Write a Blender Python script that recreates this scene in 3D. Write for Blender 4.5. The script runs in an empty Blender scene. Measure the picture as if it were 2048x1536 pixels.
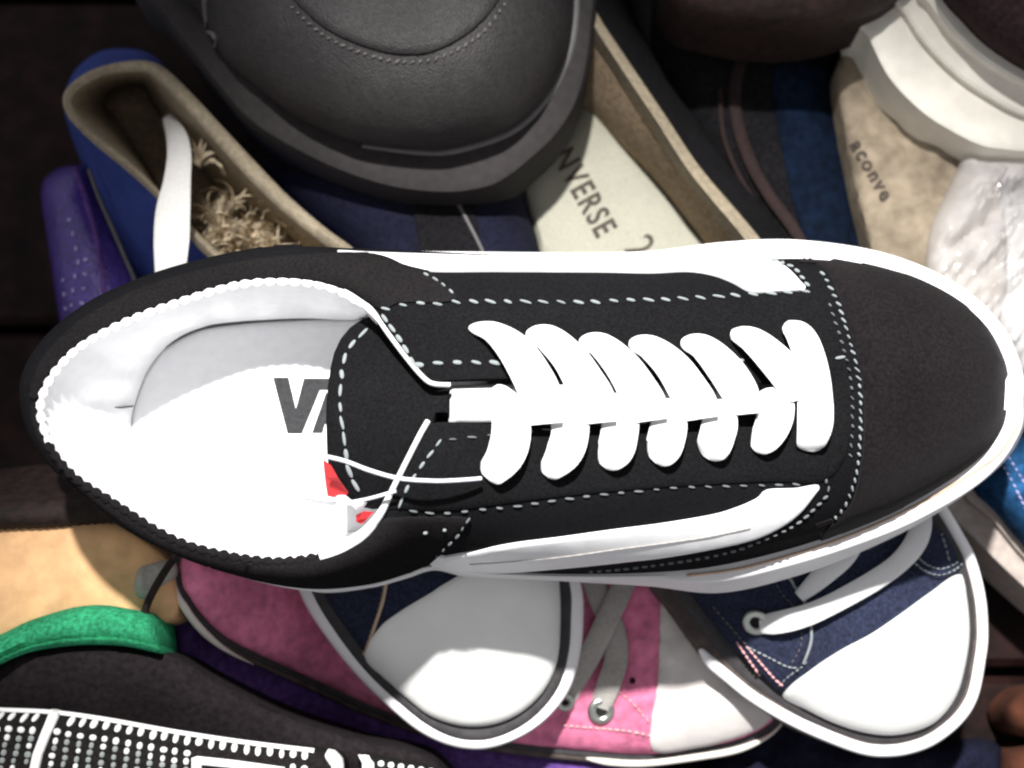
import bpy, bmesh, math, random
import numpy as np
from mathutils import Vector, Matrix, noise
from mathutils.bvhtree import BVHTree
from mathutils.geometry import delaunay_2d_cdt
random.seed(7)
S = bpy.context.scene
COL = S.collection

# ------------------------------------------------------------------ camera
TILT = math.radians(12)
DIST, FW = 0.40, 0.30            # distance to the sneaker's top, width of the frame there
AIM = Vector((0, 0, 0.16))
CAM = AIM + Vector((0, -DIST*math.sin(TILT), DIST*math.cos(TILT)))
ROT = Matrix.Rotation(TILT, 3, 'X')
cd = bpy.data.cameras.new('camera'); cam = bpy.data.objects.new('camera', cd); COL.objects.link(cam)
cam.location = CAM; cam.rotation_euler = (TILT, 0, 0)
cd.sensor_width = 36; cd.lens = 36*DIST/FW; cd.clip_start = 0.01; cd.clip_end = 20
cd.dof.use_dof = True; cd.dof.focus_distance = DIST; cd.dof.aperture_fstop = 10
S.camera = cam
# ------------------------------------------------------------------ light
w = bpy.data.worlds.new('World'); S.world = w; w.use_nodes = True
bg = w.node_tree.nodes['Background']; bg.inputs[0].default_value = (0.95, 0.95, 1, 1); bg.inputs[1].default_value = 0.46
def lamp(name, loc, target, energy, radius, cone, blend, col):
    l = bpy.data.lights.new(name, 'SPOT'); o = bpy.data.objects.new(name, l); COL.objects.link(o)
    o.location = loc; o.rotation_euler = (Vector(target)-Vector(loc)).to_track_quat('-Z', 'Y').to_euler()
    l.energy = energy; l.shadow_soft_size = radius; l.spot_size = math.radians(cone); l.spot_blend = blend; l.color = col
    return o
lamp('shop_spotlight', (-0.06, 0.45, 1.30), (0.045, -0.05, 0.12), 195, 0.024, 23.5, 0.95, (1, 0.985, 0.965))
S.view_settings.view_transform = 'Standard'; S.view_settings.look = 'None'
S.view_settings.exposure = 0; S.view_settings.gamma = 1
S.render.engine = 'CYCLES'
S.cycles.filter_width = 2.2      # soft phone lens

# ------------------------------------------------------------------ helpers
Rn = np.array(ROT); Cn = np.array(CAM)
def rays(px, py):
    px = np.asarray(px, float); py = np.asarray(py, float)
    v = np.stack([(px-1024)/2048*FW, (768-py)/2048*FW, np.full(px.shape, -DIST)], -1)
    return v @ Rn.T
def PN(px, py, z):
    d = rays(px, py); t = (np.asarray(z, float)-Cn[2])/d[..., 2]
    return Cn + d*t[..., None]
def P(px, py, z): return Vector(PN(np.array(px), np.array(py), z).tolist())
def cr(pts, closed=True, step=10.0):
    """Catmull-Rom through rows of numbers, first two columns setting the spacing"""
    p = np.array(pts, float); n = len(p); out = []
    for i in range(n if closed else n-1):
        g = (lambda k: p[k % n]) if closed else (lambda k: p[min(max(k, 0), n-1)])
        a, b, c, d = g(i-1), g(i), g(i+1), g(i+2)
        m = max(1, int(round(np.hypot(*(c-b)[:2])/step)))
        for k in range(m):
            t = k/m
            out.append(0.5*((2*b)+(c-a)*t+(2*a-5*b+4*c-d)*t*t+(3*b-a-3*c+d)*t**3))
    if not closed: out.append(p[-1])
    return np.array(out)
def lin(pts, closed=True, step=10.0):
    p = np.array(pts, float); n = len(p); out = []
    for i in range(n if closed else n-1):
        b, c = p[i], p[(i+1) % n]; m = max(1, int(round(np.hypot(*(c-b)[:2])/step)))
        for k in range(m): out.append(b+(c-b)*k/m)
    if not closed: out.append(p[-1])
    return np.array(out)
def edge_dist(q, poly):
    a = poly; b = np.roll(poly, -1, 0); d = np.full(len(q), 1e9)
    for i in range(len(a)):
        ab = b[i]-a[i]; L = max(ab @ ab, 1e-9)
        t = np.clip(((q-a[i]) @ ab)/L, 0, 1)
        d = np.minimum(d, np.hypot(*(q-a[i]-t[:, None]*ab).T))
    return d
def inside(q, poly):
    x, y = q.T; r = np.zeros(len(q), bool); a = poly; b = np.roll(poly, -1, 0)
    for i in range(len(a)):
        c = ((a[i, 1] > y) != (b[i, 1] > y))
        with np.errstate(divide='ignore', invalid='ignore'):
            xi = (b[i, 0]-a[i, 0])*(y-a[i, 1])/(b[i, 1]-a[i, 1])+a[i, 0]
        r ^= c & (x < xi)
    return r
def ring(poly, d):
    t = np.roll(poly, -1, 0)-np.roll(poly, 1, 0); n = np.stack([-t[:, 1], t[:, 0]], -1); n /= np.maximum(np.linalg.norm(n, axis=1), 1e-9)[:, None]
    a = poly; area = (a[:, 0]*np.roll(a[:, 1], -1)-a[:, 1]*np.roll(a[:, 0], -1)).sum()
    q = poly+n*(d if area > 0 else -d); return q[inside(q, poly) & (edge_dist(q, poly) > d*.93)]
def cdt(poly, step, rings=()):
    n = len(poly); lo = poly.min(0); hi = poly.max(0)
    gx, gy = np.meshgrid(np.arange(lo[0], hi[0], step), np.arange(lo[1], hi[1], step))
    gx[::2] += step*0.5
    q = np.stack([gx.ravel(), gy.ravel()], -1); q = q[inside(q, poly)]
    if len(q): q = q[edge_dist(q, poly) > step*0.45]
    extra = [ring(poly, d) for d in rings]
    if len(rings) and len(q): q = q[edge_dist(q, poly) > max(rings)+step*.4]
    allp = np.vstack([poly]+extra+[q])
    r = delaunay_2d_cdt([Vector(v) for v in allp.tolist()], [(i, (i+1) % n) for i in range(n)], [list(range(n))], 1, 1e-4)
    return np.array([list(v) for v in r[0]]), [list(f) for f in r[2]]
def boundary(faces):
    cnt = {}
    for f in faces:
        for i in range(len(f)):
            e = (f[i], f[(i+1) % len(f)]); cnt[e] = cnt.get(e, 0)+1
    return [e for e in cnt if (e[1], e[0]) not in cnt]
def world_of(o):
    return Matrix.Translation(o.location) if o.parent is None else Matrix.Identity(4)
def link(name, me, mt, parent=None):
    o = bpy.data.objects.new(name, me); COL.objects.link(o)
    if mt and not me.materials: me.materials.append(mt)
    if parent is not None:
        o.parent = parent; o.matrix_parent_inverse = world_of(parent).inverted()
    return o
def mesh(name, v, f, mt, parent=None, sharp=42, smooth=True):
    me = bpy.data.meshes.new(name); me.from_pydata([tuple(map(float, a)) for a in v], [], f); me.validate()
    bm = bmesh.new(); bm.from_mesh(me); bmesh.ops.recalc_face_normals(bm, faces=bm.faces); bm.to_mesh(me); bm.free()
    if smooth:
        me.polygons.foreach_set('use_smooth', [True]*len(me.polygons)); me.set_sharp_from_angle(angle=math.radians(sharp))
    return link(name, me, mt, parent)
def bvh(*obs):
    v = []; f = []
    for o in obs:
        n = len(v); v += [Vector(x.co) for x in o.data.vertices]; f += [[i+n for i in p.vertices] for p in o.data.polygons]
    return BVHTree.FromPolygons(v, f)
def thing(name, label, cat, at, group=None):
    o = bpy.data.objects.new(name, None); COL.objects.link(o); o.location = at; o.empty_display_size = 0.01
    o['label'] = label; o['category'] = cat
    if group: o['group'] = group
    return o
def pillow(name, ctrl, z, h, wid, base, mt, parent, step=14, p=2.0, curve=True, bump=0.0, bs=60, oct=3, amp=None, sharp=42):
    """solid with a traced outline, a rounded top and real side walls down to the height `base`"""
    poly = (cr if curve else lin)(ctrl, True, min(step, 10)); v, f = cdt(poly, step, [wid*k for k in ((.3, 1) if wid < 2.5*step else (6/wid,))])
    d = np.minimum(edge_dist(v, poly)/wid, 1)
    zz = np.array([z(a, b) for a, b in v]) if callable(z) else np.full(len(v), z)
    zz = zz + h*(1-(1-d)**p)**(1/p)
    w3 = PN(v[:, 0], v[:, 1], zz)
    if bump:
        for i in range(len(w3)):
            q = Vector(w3[i])*bs
            w3[i, 2] += bump*d[i]*(amp(q) if amp else noise.fractal(q, 1.0, 2.0, oct))
    V = w3.tolist(); F = f[:]; m = {}
    for a, b in boundary(f):
        for k in (a, b):
            if k not in m: m[k] = len(V); V.append([w3[k, 0], w3[k, 1], min(base, w3[k, 2]-0.0005)])
        F.append([b, a, m[a], m[b]])
    return mesh(name, V, F, mt, parent, sharp)
def hit(tree, px, py, zg=0.15):
    d = Vector(rays(np.array(px), np.array(py)).tolist()).normalized()
    l, n, i, t = tree.ray_cast(CAM, d)
    if l is None:
        l, n, i, t = tree.find_nearest(P(px, py, zg))
    if n.dot(d) > 0: n = -n
    return l, n
def drape(name, ctrl, tree, thick, mt, parent, step=14, edge=10, curve=True, zg=0.15, off=0.0002, flat=False):
    """panel of real thickness laid over a surface, outline traced"""
    poly = (cr if curve else lin)(ctrl, True, min(step, 8)); v, f = cdt(poly, step, [edge*.35, edge])
    d = np.minimum(edge_dist(v, poly)/edge, 1); V = []; N = []
    for (a, b), k in zip(v, d):
        l, n = hit(tree, a, b, zg); e = off+thick*(0.55+0.45*math.sqrt(max(0, 1-(1-k)**2)))
        V.append(l+n*e); N.append((l, n))
    V = [list(x) for x in V]; F = f[:]; m = {}
    if not flat:
        for a, b in boundary(f):
            for k in (a, b):
                if k not in m: m[k] = len(V); V.append(list(N[k][0]-N[k][1]*0.0006))
            F.append([b, a, m[a], m[b]])
    return mesh(name, V, F, mt, parent)
def loft(name, rails, mt, parent, closed=True, caps=False, sharp=60):
    n = len(rails[0]); V = [list(p) for r in rails for p in r]; F = []
    for j in range(len(rails)-1):
        for i in range(n if closed else n-1):
            a = j*n+i; b = j*n+(i+1) % n; F.append([a, b, b+n, a+n])
    return mesh(name, V, F, mt, parent, sharp)
def sweep(name, pts, rx, ry, mt, parent, up=Vector((0, 0, 1)), closed=False, seg=8, sharp=60):
    """tube or flat ribbon along a path; rx across, ry along `up`; numbers or per-point lists"""
    pts = [Vector(p) for p in pts]; n = len(pts); V = []; F = []
    gr = lambda r, i: r[min(i, len(r)-1)] if hasattr(r, '__len__') else r
    for i in range(n):
        t = (pts[(i+1) % n]-pts[i-1]) if closed else (pts[min(i+1, n-1)]-pts[max(i-1, 0)])
        t.normalize(); s = t.cross(up)
        s = s.normalized() if s.length > 1e-6 else Vector((1, 0, 0)); u = s.cross(t)
        for k in range(seg):
            a = 2*math.pi*k/seg; V.append(pts[i]+s*math.cos(a)*gr(rx, i)+u*math.sin(a)*gr(ry, i))
    for i in range(n if closed else n-1):
        for k in range(seg):
            a = i*seg+k; b = i*seg+(k+1) % seg; j = (i+1) % n
            F.append([a, b, j*seg+(k+1) % seg, j*seg+k])
    if not closed: F += [list(range(seg))[::-1], list(range((n-1)*seg, n*seg))]
    return mesh(name, V, F, mt, parent, sharp)
def on(tree, ctrl, off=0.0, step=8, zg=0.15, curve=True):
    return [l+n*off for l, n in (hit(tree, a, b, zg) for a, b in (cr if curve else lin)(ctrl, False, step))]
def at_z(ctrl, step=10, closed=False):
    """rows px, py, z"""
    return [P(a, b, c) for a, b, c in cr(ctrl, closed, step)]
# one shared stitch: a small plump lozenge of thread
def thread_mesh(name, mt):
    bm = bmesh.new(); bmesh.ops.create_icosphere(bm, subdivisions=2, radius=1)
    for v in bm.verts: v.co.x = math.copysign(abs(v.co.x)**0.8, v.co.x)
    me = bpy.data.meshes.new(name); bm.to_mesh(me); bm.free()
    me.polygons.foreach_set('use_smooth', [True]*len(me.polygons)); me.materials.append(mt); return me
def stitches(path, tree, me, parent, gap, length, width, slant=-14, high=0.0003, name='stitch', zg=0.15, jit=5, dy=(0, 0)):
    p = cr(path, False, 2.0); s = np.concatenate([[0], np.cumsum(np.hypot(*np.diff(p, axis=0)[:, :2].T))])
    n = int(s[-1]//gap)
    for k in range(n+1):
        u = k*gap+random.uniform(-1, 1); a = np.array([np.interp(u, s, p[:, c]) for c in (0, 1)]); b = np.array([np.interp(u+3, s, p[:, c]) for c in (0, 1)])
        c = np.array([np.interp(u-3, s, p[:, c]) for c in (0, 1)])
        l, nn = hit(tree, a[0]+dy[0], a[1]+dy[1], zg); l2, _ = hit(tree, b[0]+dy[0], b[1]+dy[1], zg); l3, _ = hit(tree, c[0]+dy[0], c[1]+dy[1], zg)
        t = l2-l3; t -= nn*t.dot(nn)
        if t.length < 1e-7: continue
        t.normalize(); q = nn.cross(t); t = Matrix.Rotation(math.radians(slant+random.uniform(-jit, jit)), 3, nn) @ t; q = nn.cross(t)
        pxm = (CAM-l).length/DIST*FW/2048
        L = length*pxm/2*random.uniform(.72, 1.12); W = width*pxm/2*random.uniform(.7, 1.15)
        M = Matrix.Translation(l+nn*0.0004) @ Matrix((t, q, nn)).transposed().to_4x4() @ Matrix.Diagonal((L, W, high+0.0002, 1))
        o = link(name, me, None, parent); o.matrix_basis = M
def text_on(name, body, org, udir, hgt, tree, mt, parent, squeeze=1.0, zg=0.06, bold=0.0, space=1.0, lean=0):
    """flat print: characters laid over a surface; org is the baseline start, udir the reading direction (px)"""
    cu = bpy.data.curves.new(name, 'FONT'); cu.body = body; cu.offset = bold; cu.space_character = space; cu.resolution_u = 3; cu.shear = lean
    to = bpy.data.objects.new(name, cu); COL.objects.link(to)
    me = bpy.data.meshes.new_from_object(to.evaluated_get(bpy.context.evaluated_depsgraph_get()))
    bpy.data.objects.remove(to); u = np.array(udir, float); u /= np.hypot(*u); v = np.array([u[1], -u[0]])
    for x in me.vertices:
        q = np.array(org)+u*x.co.x*hgt/0.7*squeeze+v*x.co.y*hgt/0.7
        l, n = hit(tree, q[0], q[1], zg); x.co = l+n*0.0004
    me.materials.clear(); return link(name, me, mt, parent)

# ------------------------------------------------------------------ materials
def mat(name, col, rough=0.8, var=0.25, scale=600, bump=0.15, kind='grain', bscale=2500, spec=0.3, col2=None, big=0.0, sheen=0.0, alpha=1, trans=0, coat=0):
    m = bpy.data.materials.new(name); m.use_nodes = True; nt = m.node_tree; N = nt.nodes; L = nt.links
    b = N['Principled BSDF']; b.inputs['Roughness'].default_value = rough; b.inputs['Specular IOR Level'].default_value = spec
    b.inputs['Sheen Weight'].default_value = sheen; b.inputs['Alpha'].default_value = alpha; b.inputs['Transmission Weight'].default_value = trans
    b.inputs['Coat Weight'].default_value = coat
    tc = N.new('ShaderNodeTexCoord')
    nz = N.new('ShaderNodeTexNoise'); nz.inputs['Scale'].default_value = scale; nz.inputs['Detail'].default_value = 5; L.new(tc.outputs['Object'], nz.inputs['Vector'])
    cr_ = N.new('ShaderNodeValToRGB'); c2 = col2 or tuple(min(1, c*(1+var)) for c in col); c1 = col if col2 else tuple(c*(1-var) for c in col)
    cr_.color_ramp.elements[0].position = 0.32; cr_.color_ramp.elements[1].position = 0.68
    cr_.color_ramp.elements[0].color = (*c1, 1); cr_.color_ramp.elements[1].color = (*c2, 1); L.new(nz.outputs['Fac'], cr_.inputs[0])
    out = cr_.outputs[0]
    if big:
        n2 = N.new('ShaderNodeTexNoise'); n2.inputs['Scale'].default_value = 45; n2.inputs['Detail'].default_value = 3; L.new(tc.outputs['Object'], n2.inputs['Vector'])
        mr = N.new('ShaderNodeMapRange'); mr.inputs[1].default_value = .3; mr.inputs[2].default_value = .7; mr.inputs[3].default_value = 1-big; mr.inputs[4].default_value = 1+big; L.new(n2.outputs['Fac'], mr.inputs[0])
        mx = N.new('ShaderNodeVectorMath'); mx.operation = 'SCALE'; L.new(out, mx.inputs[0]); L.new(mr.outputs[0], mx.inputs['Scale']); out = mx.outputs[0]
    L.new(out, b.inputs['Base Color'])
    if bump:
        bp = N.new('ShaderNodeBump'); bp.inputs['Strength'].default_value = bump; bp.inputs['Distance'].default_value = 0.0004
        if kind == 'weave':
            hs = []
            for ax in ('X', 'Y'):
                wv = N.new('ShaderNodeTexWave'); wv.bands_direction = ax; wv.inputs['Scale'].default_value = bscale/6.28; wv.inputs['Distortion'].default_value = 0.8
                L.new(tc.outputs['Object'], wv.inputs['Vector']); hs.append(wv)
            mm = N.new('ShaderNodeMath'); mm.operation = 'MULTIPLY'; L.new(hs[0].outputs['Fac'], mm.inputs[0]); L.new(hs[1].outputs['Fac'], mm.inputs[1]); L.new(mm.outputs[0], bp.inputs['Height'])
        elif kind == 'leather':
            vo = N.new('ShaderNodeTexVoronoi'); vo.inputs['Scale'].default_value = bscale; L.new(tc.outputs['Object'], vo.inputs['Vector']); L.new(vo.outputs['Distance'], bp.inputs['Height'])
        else:
            nb = N.new('ShaderNodeTexNoise'); nb.inputs['Scale'].default_value = bscale; nb.inputs['Detail'].default_value = 3; L.new(tc.outputs['Object'], nb.inputs['Vector']); L.new(nb.outputs['Fac'], bp.inputs['Height'])
        L.new(bp.outputs[0], b.inputs['Normal'])
    return m
M = dict(
    suede=mat('black_suede', (.0088, .0071, .0076), .95, .35, 900, .5, 'grain', 3500, .04, sheen=.06, big=.15),
    canvas=mat('black_canvas', (.0085, .0083, .0095), .9, .3, 1500, .6, 'weave', 9000, .05, big=.08),
    panel=mat('black_panel', (.0080, .0077, .0084), .9, .3, 1200, .5, 'grain', 4000, .03, big=.1),
    padded=mat('charcoal_padding', (.0125, .0114, .0118), .92, .25, 1200, .4, 'grain', 3000, .0, big=.08),
    white_cloth=mat('white_cotton', (.8, .8, .8), .85, .04, 900, .35, 'weave', 7000, .2),
    lining=mat('white_lining', (.9, .9, .91), .85, .03, 300, .2, 'weave', 9000, .2, big=.02),
    lace=mat('white_lace', (.82, .82, .81), .85, .04, 1800, .6, 'weave', 5200, .2),
    rubber=mat('white_rubber', (.8, .79, .79), .55, .03, 120, .08, 'grain', 800, .4, big=.03),
    leather_w=mat('white_leather', (.8, .8, .8), .45, .03, 300, .12, 'leather', 3500, .45),
    thread=mat('white_thread', (.25, .275, .28), .8, .2, 2500, .4, 'grain', 6000, .2),
    tan_line=mat('tan_rubber_line', (.50, .36, .26), .7, .1, 300, 0),
    seam=mat('dark_seam', (.06, .058, .06), .9, .3, 900, 0),
    ink=mat('black_ink', (.03, .03, .032), .85, .3, 900, .1),
    red=mat('red_label', (.60, .03, .035), .7, .15, 900, .3, 'weave', 7000),
    nylon=mat('clear_nylon', (.75, .77, .82), .25, .05, 500, 0, spec=.6),
    paper=mat('tissue_paper', (.74, .73, .74), .8, .05, 300, .2, big=.05),
    wood=mat('dark_wood', (.011, .0045, .0036), .6, .5, 90, .3, 'grain', 300, .12, big=.3),
    blue=mat('blue_canvas', (.034, .056, .235), .85, .25, 900, .5, 'weave', 6000, .2, big=.15),
    navy_f=mat('navy_canvas', (.007, .0075, .019), .9, .4, 700, .5, 'weave', 6000, .15, big=.3),
    violet=mat('violet_gloss', (.055, .030, .19), .35, .35, 500, .8, 'leather', 900, .5, big=.25, coat=.2),
    beige=mat('beige_lining', (.31, .26, .185), .95, .2, 500, .5, 'weave', 6000, .1, big=.12),
    beige_d=mat('beige_insole_lining', (.30, .225, .15), .95, .25, 500, .5, 'weave', 6000, .1, big=.15),
    fray=mat('frayed_fibre', (.56, .46, .32), .95, .35, 300, .2),
    strap=mat('white_strap', (.78, .76, .72), .85, .06, 900, .4, 'weave', 5000, .2, big=.05),
    greyl=mat('grey_leather', (.021, .0185, .0185), .58, .25, 500, .5, 'leather', 1500, .35, big=.2),
    greys=mat('grey_rubber', (.026, .023, .0228), .8, .15, 300, .3, 'grain', 1500, .2, big=.12),
    welt=mat('grey_welt', (.10, .095, .095), .5, .1, 300, .1),
    greyt=mat('grey_thread', (.11, .10, .10), .8, .3, 1500, .2),
    black=mat('black_fabric', (.008, .0075, .0085), .95, .4, 600, .5, 'grain', 2500, .08, big=.2),
    brownb=mat('brown_black_leather', (.018, .010, .009), .65, .4, 300, .4, 'leather', 1500, .2, big=.25),
    brown_seam=mat('brown_seam', (.018, .009, .008), .85, .3, 600, .1),
    insole=mat('cream_insole', (.385, .375, .305), .95, .12, 1400, .5, 'weave', 5500, .1, big=.05),
    insole2=mat('worn_beige_insole', (.27, .22, .16), .95, .25, 160, .4, 'grain', 2500, .1, big=.2),
    print_b=mat('faded_brown_print', (.07, .055, .045), .95, .6, 1200, 0),
    teal=mat('blue_denim', (.016, .07, .17), .9, .45, 260, .5, 'weave', 5000, .1, big=.35),
    sole_w=mat('cream_rubber', (.70, .665, .59), .6, .06, 150, .1, 'grain', 900, .35, big=.06),
    brownu=mat('dark_brown_suede', (.024, .014, .015), .95, .35, 500, .4, 'grain', 2500, .1, big=.15),
    plastic=mat('clear_plastic', (.80, .77, .76), .09, .05, 60, .25, 'grain', 120, .6, alpha=.5, coat=1),
    tan=mat('tan_insole', (.70, .42, .215), .9, .12, 180, .4, 'grain', 2200, .15, big=.06),
    green=mat('green_suede', (.026, .25, .115), .9, .4, 700, .7, 'grain', 2600, .1, big=.25),
    charcoal=mat('charcoal_suede', (.014, .011, .012), .95, .35, 500, .5, 'grain', 2200, .1, big=.2),
    knit_w=mat('white_yarn', (.74, .74, .73), .85, .1, 1500, .3),
    knit_g=mat('grey_yarn', (.26, .28, .27), .9, .5, 500, .3),
    knit_k=mat('black_knit', (.014, .012, .012), .95, .4, 900, .6, 'weave', 4000, .1),
    purple=mat('dark_violet_cloth', (.085, .04, .17), .85, .35, 400, .4, 'grain', 2000, .15, big=.25),
    pink=mat('pink_canvas', (.86, .24, .40), .9, .22, 260, .7, 'weave', 5000, .1, big=.2),
    pinks=mat('pink_thread', (.66, .35, .36), .9, .2, 1200, .2),
    greylace=mat('grey_lace', (.40, .38, .35), .9, .12, 900, .4, 'weave', 5000, .1),
    greycap=mat('grey_white_rubber', (.62, .58, .55), .6, .08, 140, .08, spec=.3, big=.05),
    metal=mat('eyelet_metal', (.55, .58, .52), .3, .1, 300, 0, spec=.6),
    hole=mat('eyelet_hole', (.012, .01, .01), .9, .2, 300, 0),
    navy=mat('navy_denim', (.023, .028, .054), .92, .4, 900, .6, 'weave', 5500, .12, big=.2),
    stripe_k=mat('black_rubber_stripe', (.035, .032, .034), .6, .2, 300, .1),
    cap_w=mat('white_toe_rubber', (.80, .80, .77), .42, .02, 90, .04, spec=.45, big=.02),
    taupe=mat('taupe_rubber', (.42, .36, .32), .75, .12, 300, .2, big=.1),
    shade_rubber=mat('shade_darkened_rubber', (.07, .055, .048), .8, .35, 200, .2, big=.2),  # pale sole rubber darkened to stand for shade
    dim_denim=mat('dark_blue_denim', (.0028, .0075, .019), .9, .4, 260, .5, 'weave', 5000, .1, big=.4),
    orange=mat('russet_leather', (.075, .024, .012), .95, .3, 120, .3, 'leather', 1500, .25, big=.2),
)
M['metal'].node_tree.nodes['Principled BSDF'].inputs['Metallic'].default_value = 1
TH = thread_mesh('stitch', M['thread'])
TH_PINK = thread_mesh('stitch_pink', M['pinks'])
TH_GREY = thread_mesh('stitch_grey', M['greyt'])
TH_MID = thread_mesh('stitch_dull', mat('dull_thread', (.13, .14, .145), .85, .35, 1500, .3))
TH_WHITE = thread_mesh('yarn_dot', M['knit_w'])
TH_DIM = thread_mesh('yarn_dot_grey', M['knit_g'])

# ------------------------------------------------------------------ setting: dark wooden shelf of planks
V = []; F = []
table = mesh('shelf_base', [(-.6, -.6, -.03), (.6, -.6, -.03), (.6, .6, -.03), (-.6, .6, -.03)], [[0, 1, 2, 3]], M['wood'])
table['kind'] = 'structure'
pm = None; yy = -.55
for k, hgt in enumerate((.16, .16, .15, .14, .15, .16, .15)):
    y1 = yy+hgt-.004; x0, x1, e = -.55, .55, .003
    v = [(x0, yy, -.028), (x1, yy, -.028), (x1, y1, -.028), (x0, y1, -.028), (x0, yy, -.003), (x1, yy, -.003), (x1, y1, -.003), (x0, y1, -.003),
         (x0+e, yy+e, 0), (x1-e, yy+e, 0), (x1-e, y1-e, 0), (x0+e, y1-e, 0)]
    f = [[0, 1, 5, 4], [1, 2, 6, 5], [2, 3, 7, 6], [3, 0, 4, 7], [4, 5, 9, 8], [5, 6, 10, 9], [6, 7, 11, 10], [7, 4, 8, 11], [8, 9, 10, 11]]
    mesh('plank', v, f, M['wood'], table, smooth=False); yy += hgt

# ================================================================== THE BLACK SNEAKER
sn = thing('sneaker', 'black lace-up skate sneaker with white laces, side stripes and lining, on top of the pile', 'sneaker', P(1024, 830, .10))
# rails: foxing edge A (px,py,z), opening edge B (px,py,z), foxing outer edge (px,py), sole bottom edge (px,py)
Z = .128
RA = [(2016,790,.133),(2011,725,.133),(1964,640,.133),(1874,575,.132),(1749,532,.131),(1599,510,.130),(1450,512,.129),(1300,515,.128),(1150,515,.127),(1000,515,.127),(900,512,.127),(830,510,.127),(760,508,.127),(690,508,.127),(600,512,.128),(500,522,.128),(380,545,.128),(270,580,.128),(170,635,.128),(95,710,.128),(60,790,.128),(75,870,.128),(130,945,.128),(220,1025,.128),(320,1090,.128),(430,1135,.128),(540,1165,.128),(640,1176,.128),(740,1166,.128),(810,1146,.127),(860,1130,.127),(920,1140,.127),(1020,1145,.127),(1150,1149,.127),(1300,1146,.128),(1424,1135,.129),(1560,1105,.130),(1700,1060,.131),(1824,1005,.132),(1949,925,.133),(2004,858,.133)]
RB = [(1650,800,.162),(1645,785,.162),(1640,775,.162),(1630,770,.163),(1590,768,.164),(1500,768,.166),(1380,766,.169),(1250,764,.172),(1130,762,.175),(1000,761,.178),(900,764,.180),(858,763,.181),(810,712,.179),(755,640,.174),(690,585,.169),(600,562,.165),(480,567,.164),(350,605,.165),(230,652,.168),(140,708,.171),(84,790,.173),(92,868,.172),(145,945,.170),(235,1005,.168),(340,1070,.166),(440,1103,.165),(550,1118,.165),(650,1105,.167),(725,1062,.172),(768,1010,.176),(815,925,.179),(854,850,.181),(960,849,.178),(1080,846,.175),(1220,840,.172),(1350,835,.169),(1480,830,.166),(1580,828,.164),(1630,825,.163),(1645,815,.162),(1650,808,.162)]
R1 = [(2047,800),(2042,730),(2000,645),(1910,565),(1770,506),(1600,480),(1450,484),(1300,502),(1150,505),(1000,504),(900,503),(830,503),(760,503),(690,505),(600,511),(500,521),(380,545),(270,580),(170,635),(95,710),(60,790),(75,870),(130,945),(220,1025),(320,1091),(430,1137),(540,1169),(640,1183),(740,1174),(810,1155),(866,1137),(930,1148),(1030,1154),(1150,1158),(1300,1160),(1430,1164),(1570,1134),(1712,1090),(1842,1036),(1970,957),(2038,870)]
R2 = [(2049,800),(2042,735),(1995,655),(1900,580),(1765,522),(1600,498),(1450,500),(1300,515),(1150,518),(1000,518),(900,518),(830,518),(760,518),(690,520),(600,530),(500,540),(390,560),(280,595),(185,645),(112,715),(80,790),(92,865),(142,938),(232,1015),(330,1080),(440,1125),(545,1158),(640,1185),(740,1176),(810,1158),(868,1141),(930,1153),(1030,1158),(1150,1164),(1300,1173),(1438,1186),(1580,1156),(1722,1104),(1862,1034),(1990,942),(2044,868)]
A4 = np.array([list(a)+list(b)+list(c)+list(d) for a, b, c, d in zip(RA, RB, R1, R2)])
def crn(rows, m):
    n = len(rows); o = []
    for i in range(n):
        a, b, c, d = rows[i-1], rows[i], rows[(i+1) % n], rows[(i+2) % n]
        for k in range(m):
            t = k/m; o.append(0.5*((2*b)+(c-a)*t+(2*a-5*b+4*c-d)*t*t+(3*b-a-3*c+d)*t**3))
    return np.array(o)
MS = 10
G = crn(A4, MS)
gi0 = np.arange(len(G))/MS
hw = np.clip(np.minimum(gi0-13, 23.5-gi0)/3, 0, 1)*.051 + np.clip(np.minimum(gi0-20, 29-gi0)/3, 0, 1)*.004 + np.clip(1-np.minimum(gi0, 41-gi0)/7, 0, 1)*.006
A_in = G[:, :2]+(np.array([1024, 790])-G[:, :2])*hw[:, None]
A_in[:, 1] += 17*np.clip(np.minimum(gi0-3.5, 15-gi0)/2, 0, 1)
pA = PN(A_in[:, 0], A_in[:, 1], G[:, 2]); pB = PN(G[:, 3], G[:, 4], G[:, 5])
idx = np.arange(len(G))/MS
ctr = np.array(P(1000, 830, .13))
out2 = pA-ctr; out2[:, 2] = 0
# outward normal of the A rail in plan
tg = np.roll(pA, -1, 0)-np.roll(pA, 1, 0); nrm = np.stack([tg[:, 1], -tg[:, 0], np.zeros(len(tg))], -1); nrm /= np.linalg.norm(nrm, axis=1)[:, None]
nrm *= np.sign((nrm*out2).sum(1))[:, None]
heel = np.clip(1-np.minimum(abs(idx-12.5), 99)/2, 0, 1)*0
heelw = np.where((idx > 12) & (idx < 30), np.minimum(1, np.minimum(idx-12, 30-idx)/3), 0)
rails = [(pA-nrm*.0005)-np.array([0, 0, .004])]
for u in np.linspace(0, 1, 15):
    # side rises steeply, then rounds over towards the opening
    pw = 2.3-.65*np.clip(1-np.minimum(idx, 41-idx)/9, 0, 1)
    k = (1-(1-u)**pw)**(1/pw)
    pz = pA[:, 2]+(pB[:, 2]-pA[:, 2])*k
    pxy = pA+(pB-pA)*u
    bulge = (.0008+.0012*heelw)*math.sin(math.pi*u)**.8
    q = pxy+nrm*bulge[:, None]; q[:, 2] = pz
    # padded collar: pull the last rings into a soft roll
    rails.append(q)
upper = loft('upper', rails, M['canvas'], sn)
TU = bvh(upper)
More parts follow.
